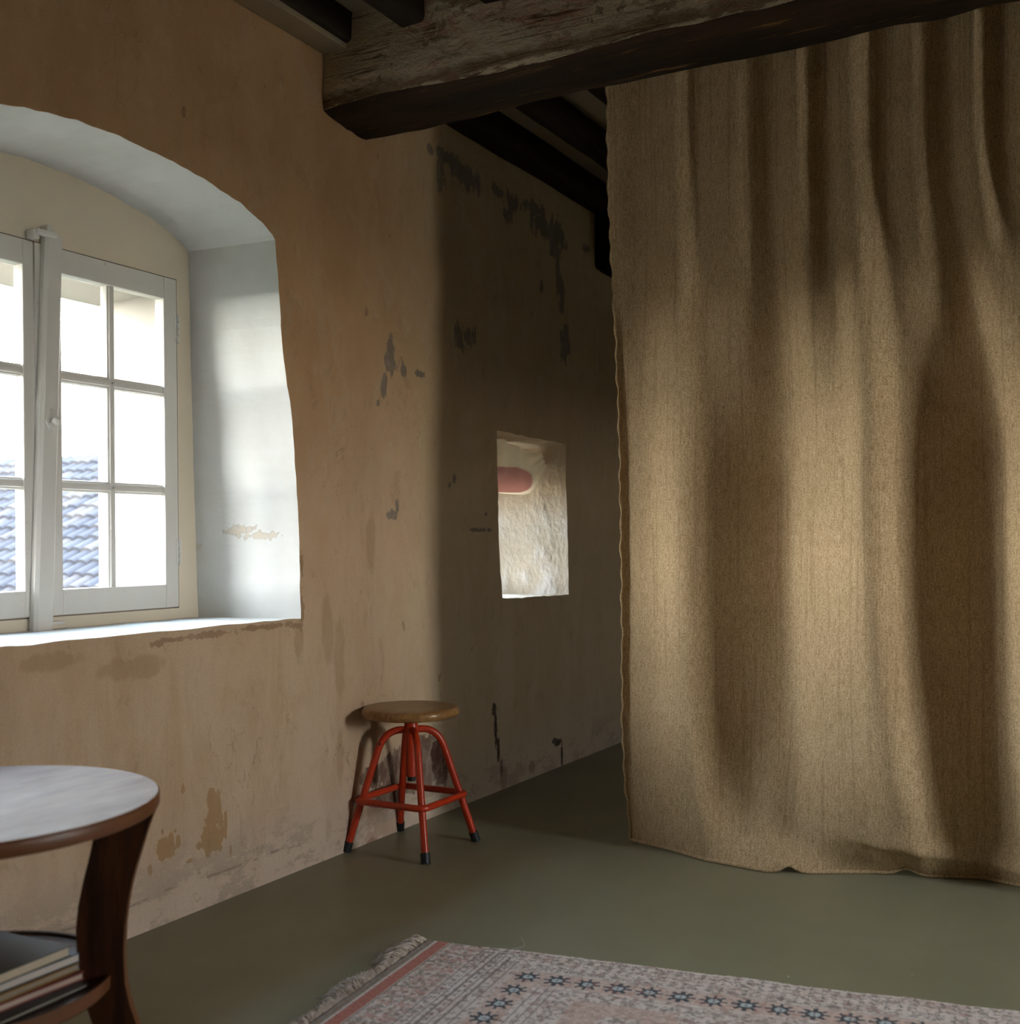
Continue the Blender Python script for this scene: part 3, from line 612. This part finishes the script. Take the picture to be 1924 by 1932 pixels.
for j in range(NV):
    t = j / (NV - 1)
    for i in range(60):
        yz = top[i] * (1 - t) + bot[i] * t; u = i / 59
        fold = .018 * math.sin(u * 34 + t * 2) * math.exp(-((u - .32) / .2) ** 2) * (1 - t) + .018 * math.sin(t * 19 + 1) * max(0, (u - .45)) * 2 * (1 - u)
        V2[j, i] = (NXp + fold - .02 * math.sin(t * PI) * (1 - u) + .03 * math.sin(PI * u) * t, yz[0], yz[1])
nc = empty('niche_cloth', (NXp, 4.5, 1.45)); tag(nc, 'small off-white cloth with a pink patch pinned across the top of the wall niche', 'cloth')
o = grid_obj('fabric', V2, COTTON); o.parent = nc; o.location = -nc.location
# pink patch: rounded panel laid on the lower left of the fabric
from mathutils.bvhtree import BVHTree
bv = BVHTree.FromPolygons([Vector(p) for p in V2.reshape(-1, 3)], [tuple(p.vertices) for p in o.data.polygons])
NP = 24; V3 = np.zeros((NP, NP * 2, 3))
pt = curve([(880, 880), (940, 880), (965, 881), (985, 884), (993, 889), (997, 896)], NP * 2); pb = curve([(880, 928), (940, 929), (970, 930), (984, 926), (992, 920), (997, 912)], NP * 2)
for j in range(NP):
    for i in range(NP * 2):
        yz = pt[i] * (1 - j / (NP - 1)) + pb[i] * (j / (NP - 1)); hit = bv.ray_cast(Vector((-2.3, yz[0], yz[1])), Vector((-1, 0, 0)))[0]
        V3[j, i] = ((hit.x if hit else NXp) + .0018, yz[0], yz[1])
o = grid_obj('patch', V3, PINK); o.parent = nc; o.location = -nc.location; o['label'] = 'pink rounded patch'
for (px, py) in ((946, 817), (1049, 838)):
    q = at(px, py, 'x', NXp); g = G(); g.tube([(q.x - .003, q.y, q.z), (q.x + .012, q.y, q.z + .004)], .0016, 8); g.tube([(q.x + .011, q.y, q.z + .004), (q.x + .014, q.y, q.z + .005)], .004, 10)
    pn = g.obj('pin', simple('pin_metal', (.5, .48, .42), .35, .5, metallic=1), nc); pn.location = -nc.location

# ------------------------------------------------------------------ stool
st = empty('stool', (-2.199, 3.278, 0)); tag(st, 'red tubular steel stool with round varnished wooden seat, standing against the plaster wall', 'stool')
G().lathe([(.02, .452), (.152, .452), (.162, .455), (.168, .462), (.170, .470), (.168, .478), (.162, .483), (.150, .4855), (.10, .4862), (.03, .4864)], 72).obj('seat', OAK, st, True)
g = G().lathe([(.0235, .385), (.0235, .444), (.022, .446)], 28); g.lathe([(.0205, .245), (.0205, .40)], 28); autosmooth(g.obj('post', RED, st), 40)
autosmooth(G().lathe([(.021, .4455), (.0225, .447), (.0225, .4525), (.02, .4528)], 28).obj('collar', RUB, st), 40)
autosmooth(G().lathe([(.012, .228), (.014, .230), (.014, .246)], 20).obj('screw_end', RUB, st), 40)
def bez(p0, p1, p2, n): return [tuple((1 - t) ** 2 * np.array(p0) + 2 * t * (1 - t) * np.array(p1) + t * t * np.array(p2)) for t in np.linspace(0, 1, n)]
for k in range(4):
    a = PI / 4 + k * PI / 2; ca, sa = math.cos(a), math.sin(a)
    path = [(.018, .406), (.045, .406)] + bez((.050, .405), (.098, .398), (.118, .335), 12) + [(.175, .165), (.222, .022)]
    leg = G().tube([(r * ca, r * sa, z) for r, z in path], .0125, 16).obj('leg', RED, st); autosmooth(leg, 50)
    G().tube([(r * ca, r * sa, z) for r, z in ((.218, .034), (.2295, 0.0015))], [.0158, .0165], 16).obj('rubber_foot', RUB, leg)
h_ = .140; rc = .032; zr = .172; path = []
for k in range(4):
    a = PI / 4 + k * PI / 2; cx_ = (h_ - rc) * (1 if math.cos(a) > 0 else -1); cy_ = (h_ - rc) * (1 if math.sin(a) > 0 else -1)
    for t in np.linspace(-PI / 4, PI / 4, 9): path.append((cx_ + rc * math.cos(a + t), cy_ + rc * math.sin(a + t), zr))
pp = []
for i in range(len(path)):
    pp.append(path[i]); nx_ = path[(i + 1) % len(path)]
    if math.dist(path[i], nx_) > .1: pp += [tuple(np.array(path[i]) * (1 - t) + np.array(nx_) * t) for t in (.25, .5, .75)]
G().tube(pp, .0115, 14, True).obj('foot_ring', RED, st, True)

# ------------------------------------------------------------------ round table, lower left
TC = Vector((-1.815, 1.285, 0)); TH = .60
tb = empty('side_table', TC); tag(tb, 'low round wooden side table with curved legs and magazine shelf below the white window', 'table')
o = G().lathe([(.02, TH - .030), (.322, TH - .030), (.332, TH - .027), (.335, TH - .022), (.335, TH - .004), (.332, TH), (.30, TH), (.1, TH)], 96).obj('tabletop', [TTOP, TEDGE], tb)
for p in o.data.polygons:
    if abs(p.normal.z) < .8 or p.center.z < TH - .02: p.material_index = 1
autosmooth(o, 40)
SZ = .283
o = G().lathe([(.02, SZ - .026), (.248, SZ - .026), (.254, SZ - .02), (.255, SZ), (.255, SZ + .004), (.247, SZ + .004), (.246, SZ - .002), (.1, SZ - .002)], 96).obj('shelf', [TLEG, TEDGE], tb)
for p in o.data.polygons:
    if abs(p.normal.z) < .8 and p.center.to_2d().length > .25: p.material_index = 1
autosmooth(o, 40)
def legboard(az):
    # outline in (radius, height): outer edge then inner edge
    out_ = [(.331, TH - .030), (.322, .548), (.309, .506), (.296, .464), (.286, .42), (.279, .365), (.277, .325), (.279, .27), (.288, .226), (.301, .188), (.325, .12), (.350, .06), (.378, 0)]
    inn = [(.300, 0), (.268, .06), (.246, .12), (.226, .19), (.212, .235), (.203, .28), (.197, .33), (.196, .37), (.200, .41), (.209, .455), (.222, .505), (.234, TH - .030)]
    a = resample(out_, 30); b = resample(inn, 30)[::-1]; d = Vector((math.cos(az), math.sin(az), 0)); nrm = Vector((-d.y, d.x, 0)); th = .013; V = []; F = []; n = 30
    for s_ in (-1, 1):
        V += [d * p[0] + Vector((0, 0, p[1])) + nrm * th * s_ for p in a] + [d * p[0] + Vector((0, 0, p[1])) + nrm * th * s_ for p in b]
    for i in range(n - 1):
        F.append([i, i + 1, n + i + 1, n + i]); F.append([2 * n + i, 3 * n + i, 3 * n + i + 1, 2 * n + i + 1])
        F.append([i, 2 * n + i, 2 * n + i + 1, i + 1]); F.append([n + i, n + i + 1, 3 * n + i + 1, 3 * n + i])
    F.append([0, n, 3 * n, 2 * n]); F.append([n - 1, 3 * n - 1, 4 * n - 1, 2 * n - 1])
    o = obj('leg', V, F, [TLEG, TEDGE], tb); fixn(o); up = Vector((0, 0, 1))
    for p in o.data.polygons:
        if abs(p.normal.dot(nrm)) < .5: p.material_index = 1
    autosmooth(o, 40)
AZ = math.radians(36)
for k in range(3): legboard(AZ + k * 2 * PI / 3)
# magazines and books lying on the shelf
bcol = lambda nm, c: simple(nm, c, .45, .4, .08, 20)
def book(label, corner, L, W, z, th, cover, pages, rz):
    """corner: the end nearest the leg, on the side facing the room"""
    e = empty('book' if th > .009 else 'magazine', (corner[0], corner[1], z), rz); tag(e, label, 'book' if th > .009 else 'magazine', None)
    cm = bcol('cover_paint', cover); pm = bcol('page_paper', pages); t = .0015
    g = G(); g.box(-W, 0, -L, 0, 0, t); g.box(-W, 0, -L, 0, th - t, th); g.box(-W, -W + t, -L, 0, t, th - t); g.obj('cover', cm, e)
    G().box(-W + t, -.003, -L + .003, -.003, t, th - t).obj('pages', pm, e); return e
z0 = SZ + .0045
stack = [('long grey magazine at the bottom of the shelf pile, its end jutting out', (192, 1826), .30, .21, .006, (0.05, 0.05, 0.045), (0.62, 0.55, 0.45)),
         ('red-covered book second from bottom of the shelf pile', (160, 1833), .27, .20, .013, (0.22, 0.035, 0.03), (0.50, 0.38, 0.31)),
         ('yellow-brown covered book in the middle of the shelf pile', (150, 1817), .26, .19, .012, (0.36, 0.20, 0.04), (0.33, 0.27, 0.20)),
         ('pale book with dark blue cover, second from top of the shelf pile', (153, 1797), .27, .20, .016, (0.015, 0.022, 0.05), (0.62, 0.56, 0.50)),
         ('thick book with cream pages and black cover on top of the shelf pile', (134, 1784), .25, .19, .018, (0.035, 0.040, 0.036), (0.60, 0.50, 0.36))]
zc = SZ - .0015
for i, (lab, (px, py), L, W_, th, cv, pg) in enumerate(stack):
    c0 = at(px, py, 'z', zc + th)
    if i == 0: c0 = Vector((-1.602, 1.376, 0))
    book(lab, (c0.x, c0.y), L, W_, zc, th, cv, pg, math.radians([1.5, -2, 1, -1, 2][i])); zc += th + .0004

# ------------------------------------------------------------------ rug
c0 = at(806, 1778, 'z', 0); c1 = at(1924, 1915, 'z', 0); c2 = c0 + at(641, 1932, 'z', 0) - at(842, 1783, 'z', 0)
e1 = (c1 - c0).normalized(); e2 = (c2 - c0).normalized(); RL, RW = 2.05, .95
du = .0036; nu = int(RL / du); nv = int(RW / du)
uu, vv = np.meshgrid(np.linspace(0, RL, nu), np.linspace(0, RW, nv))
r2 = np.random.default_rng(5)
def vnoise(shape, cell_u, cell_v, seed):
    q = np.random.default_rng(seed); gu, gv = int(RL / cell_u) + 3, int(RW / cell_v) + 3; a = q.random((gv, gu))
    x = uu / cell_u; y = vv / cell_v; xi = x.astype(int); yi = y.astype(int); fx_ = x - xi; fy_ = y - yi; fx_ = fx_ * fx_ * (3 - 2 * fx_); fy_ = fy_ * fy_ * (3 - 2 * fy_)
    return (a[yi, xi] * (1 - fx_) + a[yi, xi + 1] * fx_) * (1 - fy_) + (a[yi + 1, xi] * (1 - fx_) + a[yi + 1, xi + 1] * fx_) * fy_
ivory = np.array([.74, .65, .58]); pink = np.array([.50, .235, .175]); coral = np.array([.52, .19, .14]); brown = np.array([.17, .12, .09]); olive = np.array([.27, .21, .14]); dark = np.array([.05, .055, .065]); lblue = np.array([.50, .55, .54]); taupe = np.array([.33, .27, .225]); peach = np.array([.62, .42, .33])
Cc = np.tile(ivory, (nv, nu, 1))
def lay(mask, col, a=1.0):
    global Cc; k_ = (mask * a)[..., None]; Cc = Cc * (1 - k_) + col * k_
big1 = vnoise(0, .05, .05, 1); sm1 = vnoise(0, .012, .012, 2); sm2 = vnoise(0, .008, .008, 3); wv = vnoise(0, .004, .03, 4)
lay(np.clip((big1 - .45) * 3, 0, 1), peach, .30); lay(np.clip((sm1 - .55) * 5, 0, 1), taupe, .5); lay(np.clip((sm2 - .76) * 9, 0, 1), brown, .75); 
L1 = uu; T1 = vv      # u runs along the long top edge from the corner, v runs down toward the camera
inb = np.minimum(L1, T1 * 1.0)
end_b = L1 < .40
# end border: selvedge, olive web, white line, coral band, floral band, fine striped guard bands
sel = (L1 < .030); lay(sel * 1., taupe, .7); lay(((L1 * 230 + wv * 2) % 1 < .4) * (L1 < .026), brown, .5); lay(((L1 > .013) & (L1 < .027)) * 1., olive, .7)
lay(((L1 > .028) & (L1 < .034)) * 1., np.array([.72, .66, .60])); lay(((L1 > .034) & (L1 < .066)) * 1., coral); lay(((L1 > .066) & (L1 < .069)) * 1., np.array([.62, .53, .45])); lay(((L1 > .071) & (L1 < .075)) * 1., brown, .7)
fb = (L1 > .080) & (L1 < .168)
def florals(mask, su, sv, cu_, cv_, col, seed, r0_=.012, al=.75):
    ku = np.floor((L1 - cu_) / su); kv = np.floor((T1 - cv_) / sv); pu = (L1 - cu_) - (ku + .5) * su; pv = (T1 - cv_) - (kv + .5) * sv
    ph = (np.sin(ku * 12.9 + kv * 78.2 + seed) * 43758) % 1; ang = np.arctan2(pv, pu) + ph * 6; r = np.hypot(pu, pv)
    lay((mask & (r < r0_ * (.55 + .45 * np.cos(ang * (3 + (ph > .5)))))) * 1., col, al)
florals(fb, .044, .075, .080, .0, coral, 1, .022, .6); florals(fb, .044, .075, .078, .038, olive, 2, .024, .7); florals(fb, .022, .03, .08, .0, brown, 3, .008, .6); florals(fb, .03, .042, .09, .01, peach, 4, .015)
for a in (.172, .200, .216, .240, .256, .283): lay(((L1 > a) & (L1 < a + .0042)) & (T1 > .02 + .5 * (a - .17)), brown, .75)
florals((L1 > .177) & (L1 < .199), .0215, .028, .177, 0, brown, 6, .0095); florals((L1 > .22) & (L1 < .239), .0195, .028, .22, 0, brown, 7, .009)
florals((L1 > .26) & (L1 < .283), .022, .036, .26, 0, taupe, 8, .010)
# side guard bands along the long edge
lay((T1 < .005) * 1., coral, .8)
florals((T1 > .012) & (T1 < .115) & (L1 > .16), .028, .021, .16, .012, brown, 9, .009); florals((T1 > .012) & (T1 < .115) & (L1 > .16), .045, .06, .16, .012, taupe, 10, .014)
for a in (.020, .114, .124): lay(((T1 > a) & (T1 < a + .003) & (L1 > .16 + a)) * 1., brown, .35)
# star row turning the corner
SU, SV = .345, .165; sp = .074; spv = .084
lay((((T1 > SV - .036) & (T1 < SV + .036) & (L1 > SU - .036)) | ((L1 > SU - .036) & (L1 < SU + .036) & (T1 > SV - .036))) * 1., peach, .55)
def star(cu_, cv_):
    i0 = int((cu_ - .04) / RL * nu); i1 = int((cu_ + .04) / RL * nu) + 1; j0 = int((cv_ - .04) / RW * nv); j1 = int((cv_ + .04) / RW * nv) + 1
    if i0 < 0 or j0 < 0 or i1 >= nu or j1 >= nv: return
    a = L1[j0:j1, i0:i1] - cu_; b = T1[j0:j1, i0:i1] - cv_; r = np.hypot(a, b); an = np.arctan2(b, a)
    body = (r < .0195) | ((r < .033) & (np.abs(r * np.sin((an + PI / 8) % (PI / 4) - PI / 8)) < .0042)); core = (r < .0125)
    C_ = Cc[j0:j1, i0:i1]; C_[body] = dark; C_[core] = lblue; C_[(np.abs(a) < .002) & (r < .006)] = dark * 3; Cc[j0:j1, i0:i1] = C_
k = 0
while SU + k * sp < RL - .28: star(SU + k * sp, SV); star(SU + k * sp, RW - SV); k += 1
k = 1
while SV + k * spv < RW - SV - .02: star(SU, SV + k * spv); k += 1
# inner field: fine vertical guards then faint repeating motifs
for a in (.392, .412, .432): lay(((L1 > a) & (L1 < a + .0035) & (T1 > .215)) * 1., brown, .7)
lay(((T1 > .215) & (T1 < .218) & (L1 > .39)) * 1., brown, .4)
florals((L1 > .44) & (T1 > .22), .05, .045, .44, .22, taupe, 14, .018); florals((L1 > .44) & (T1 > .22), .03, .028, .44, .22, brown, 15, .007)
lay(((L1 > .50) & (T1 > .26) & (vnoise(0, .09, .07, 8) > .62)) * 1., peach, .6)
lay((sm1 > .8) * 1., coral, .3)
Cc *= (.86 + .28 * r2.random((nv, nu)))[..., None]
Cc = np.clip(Cc * 1.08, 0, .9)
hz = .009 + .0016 * r2.random((nv, nu)) + .0012 * (sm2 - .5); ramp = np.minimum(np.minimum(uu, RL - uu), np.minimum(vv, RW - vv)); hz *= np.clip(ramp / .006, .15, 1)
edgew = np.where(vv < .2, (vnoise(0, .12, 10, 12) - .5) * .010, 0) * np.clip(1 - vv / .2, 0, 1)
P0 = np.array(c0)[:2]; E1 = np.array(e1)[:2]; E2 = np.array(e2)[:2]
xy = P0 + uu[..., None] * E1 + (vv + edgew)[..., None] * E2; VR = np.concatenate([xy, hz[..., None]], -1)
M = Mat('rug_pile', 0.95, 0.05); at_ = M.n('ShaderNodeVertexColor'); at_.layer_name = 'Col'; M.color(at_.outputs[0]); M.b.inputs['Sheen Weight'].default_value = .2; M.bump(M.noise(420, 3, .7), .6, .003); PILE = M.m
rug = empty('rug', (c0.x, c0.y, 0)); tag(rug, 'worn ivory and pink oriental rug with star border and fringed end on green floor', 'rug')
pile = grid_obj('pile', VR - np.array([c0.x, c0.y, 0]), PILE, rug, None)
ca_ = pile.data.color_attributes.new('Col', 'FLOAT_COLOR', 'POINT'); ca_.data.foreach_set('color', np.concatenate([Cc, np.ones((nv, nu, 1))], -1).reshape(-1).astype(np.float32))
fixn_dir = pile.data.polygons[0].normal.z
if fixn_dir < 0: pile.data.flip_normals()
FR = Mat('fringe_yarn', 0.95, 0.05); fn = FR.noise(70, 3, .6); FR.color(FR.mix(FR.ss(fn, .4, .65), (0.74, 0.66, 0.58), (0.50, 0.40, 0.31))); FRINGE = FR.m
def fringe(u_edge, sgn):
    g = G(); q = random.Random(int(u_edge * 10) + 2); nclump = 150
    for i in range(nclump):
        v0 = RW * (i + .5) / nclump; Ln = .044 + .018 * math.sin(v0 * 21) + q.uniform(-.008, .010); drift = .5 * math.sin(v0 * 9 + 1) + q.uniform(-.45, .45)
        for s_ in range(9):
            vb = v0 + q.uniform(-.004, .004); pts = []; b = q.uniform(-.5, .5); ln = Ln * q.uniform(.65, 1.2); ph = q.uniform(0, 6); hh = q.uniform(.003, .018)
            for t in (0, .2, .4, .6, .8, 1):
                uo = u_edge - sgn * (ln * t - .003); vo = vb + (drift + b) * ln * t + .0045 * math.sin(ph + t * 8) * t
                p = P0 + E1 * uo + E2 * vo; pts.append((p[0] - c0.x, p[1] - c0.y, .004 + hh * math.sin(min(1, t * 1.15) * PI) + .001 * math.sin(ph + t * 11)))
            g.tube(pts, [.0018, .0018, .0017, .0016, .0013, .0007], 4)
    tag(g.obj('fringe', FRINGE, rug), kind='stuff')
fringe(0, 1); fringe(RL, -1)
# thread and specks on the floor
g = G(); P_ = [at(a, b, 'z', .002) for a, b in ((966, 1790), (975, 1789), (984, 1787), (990, 1783), (988, 1776), (982, 1768))]
g.tube(P_, .0007, 5); tag(g.obj('thread', simple('pale_thread', (.55, .52, .45), .9), None), 'loose curl of pale thread on the green floor behind the rug', 'thread')
q = at(1487, 1844, 'z', 0); g = G(); g.lathe([(.0005, .0002), (.0022, .0008), (.0026, .0018), (.0018, .003), (.0004, .0035)], 10); o = g.obj('crumb', simple('white_crumb', (.75, .75, .72), .8), None, True); o.location = (q.x, q.y, 0)
tag(o, 'tiny white crumb on the green floor beside the long rug edge', 'crumb')

# ------------------------------------------------------------------ outdoors: ground, tiled roof, bare trees
tag(G().box(3.8, 120, -120, 120, -3.3, -3).obj('bounce_ground', simple('pale_bounce', (.62, .54, .41), .95, .1, .2, 6)), kind='structure')  # unseen pale ground, added to bounce daylight onto the upper wall
tag(G().box(-120, 3.8, -120, 120, -3.3, -3).obj('ground', simple('grass_ground', (.03, .036, .018), .95, .1, .3, .5)), kind='structure')
vdir = at(90, 1000, 'x', -14) - Vector((0, 0, EYE)); vh = Vector((vdir.x, vdir.y, 0)).normalized(); sh = Vector((vh.y, -vh.x, 0))
cup = (sh * .70 + vh * .71).normalized() * math.cos(math.radians(27)) + Vector((0, 0, math.sin(math.radians(27)))); ah = (sh * .71 - vh * .70).normalized()
RC = Vector((0, 0, 1.75)) + vh * 19.5
TILE = []
for i, c_ in enumerate(((.026, .026, .029), (.034, .031, .032), (.022, .022, .026), (.040, .037, .037))): TILE.append(simple('roof_tile_clay', c_, .85, .1, .3, 6))
house = empty('house', (RC.x, RC.y, -3)); tag(house, 'neighbouring house with a faded grey tiled roof seen through the window panes', 'house')
nrm = ah.cross(cup).normalized()
if nrm.z < 0: nrm = -nrm
off = -Vector((RC.x, RC.y, -3))
def roofpt(a, c_, h=0): return RC + ah * a + cup * c_ + nrm * h + off
g = G(); U_, D_ = 1.9, -6.0
g.add([roofpt(a, c_, -.02 + s_) for s_ in (0, -.15) for a, c_ in ((-5, D_), (7, D_), (7, U_), (-5, U_))], [[0, 1, 2, 3], [7, 6, 5, 4], [0, 4, 5, 1], [1, 5, 6, 2], [2, 6, 7, 3], [3, 7, 4, 0]])
g.obj('roof', TILE[0], house); 
g = G(); b0 = [roofpt(a, c_, -.2) for a, c_ in ((-4.7, D_ + .4), (6.7, D_ + .4), (6.7, U_ + 0), (-4.7, U_ + 0))]; b1 = [Vector((p.x, p.y, 0)) for p in b0]
g.add(b0 + b1, [[0, 1, 5, 4], [1, 2, 6, 5], [2, 3, 7, 6], [3, 0, 4, 7]]); g.obj('wall', simple('house_render', (.05, .048, .045), .9), house)
tw, tl_ = .21, .36; metas = []
for mt in TILE:
    V = []; F = []; n = 7
    for e_, (rr_, cc_) in enumerate(((tw * .56, 0), (tw * .46, tl_ * 1.15))):
        for k in range(n + 1):
            th = PI * k / n; V.append(ah * (-rr_ * math.cos(th)) + cup * cc_ + nrm * (rr_ * .75 * math.sin(th) + (.03 if e_ == 0 else 0)))
    for k in range(n): F.append([k, k + 1, n + 2 + k, n + 1 + k])
    F.append(list(range(n + 1))[::-1])
    me = bpy.data.meshes.new('roof_tile'); me.from_pydata([tuple(v) for v in V], [], F); me.materials.append(mt); me.update(); metas.append(me)
cnt = 0; rest = G(); rt = random.Random(4)
for i in range(-20, 32):
    for j in range(-16, 5):
        p = roofpt(i * tw, j * tl_) - off; d = p - Vector((0, 0, EYE)); dep = d.dot(f_); px = CX + FPX * d.dot(RV) / dep; py = CY - FPX * d.dot(UV_) / dep
        if -60 < px < 240 and py < 1160 and cnt < 298:
            o = bpy.data.objects.new('roof_tile', metas[rt.choice((0, 0, 1, 2, 2, 3))]); COL.objects.link(o); o.parent = house
            o.location = roofpt(i * tw + rt.uniform(-.012, .012), j * tl_ + rt.uniform(-.02, .02)); cnt += 1
        else:
            q = roofpt(i * tw, j * tl_); rest.add([Vector(v.co) + q for v in metas[0].vertices], [list(f.vertices) for f in metas[0].polygons])
tag(rest.obj('roof_tiles', TILE[0], house), kind='stuff')
BARK = simple('bare_bark', (.03, .028, .026), .9, .1)
def tree(label, base, hgt, seed):
    q = random.Random(seed); g = G()
    def br(p, d, L, r, dep):
        pts = [p]; dd = d
        for k in range(4): dd = (dd + Vector((q.uniform(-.18, .18), q.uniform(-.18, .18), q.uniform(-.02, .12)))).normalized(); pts.append(pts[-1] + dd * L / 4)
        g.tube(pts, [r, r * .9, r * .8, r * .68, r * .55], 5 if dep > 1 else 3)
        if dep > 0:
            for k in range(4 if dep > 1 else 5):
                b_ = pts[q.choice((2, 3, 4))]; nd = (dd + Vector((q.uniform(-1, 1), q.uniform(-1, 1), q.uniform(-.1, .8))) * .75).normalized(); br(b_, nd, L * q.uniform(.5, .72), r * .5, dep - 1)
    br(Vector((0, 0, 0)), Vector((0, 0, 1)), hgt * .45, .11, 4)
    o = g.obj('tree', BARK, None); o.location = base; tag(o, label, 'tree')
for (px, d_, h__, lab) in ((158, 30, 6.4, 'bare winter tree behind the tiled roof, seen in the right casement'), (8, 44, 8.6, 'bare winter tree behind the tiled roof, seen in the left casement')):
    v_ = at(px, 1000, 'x', -10) - Vector((0, 0, EYE)); v_.z = 0; v_.normalize(); b_ = v_ * d_; tree(lab, (b_.x, b_.y, -3), h__, px)
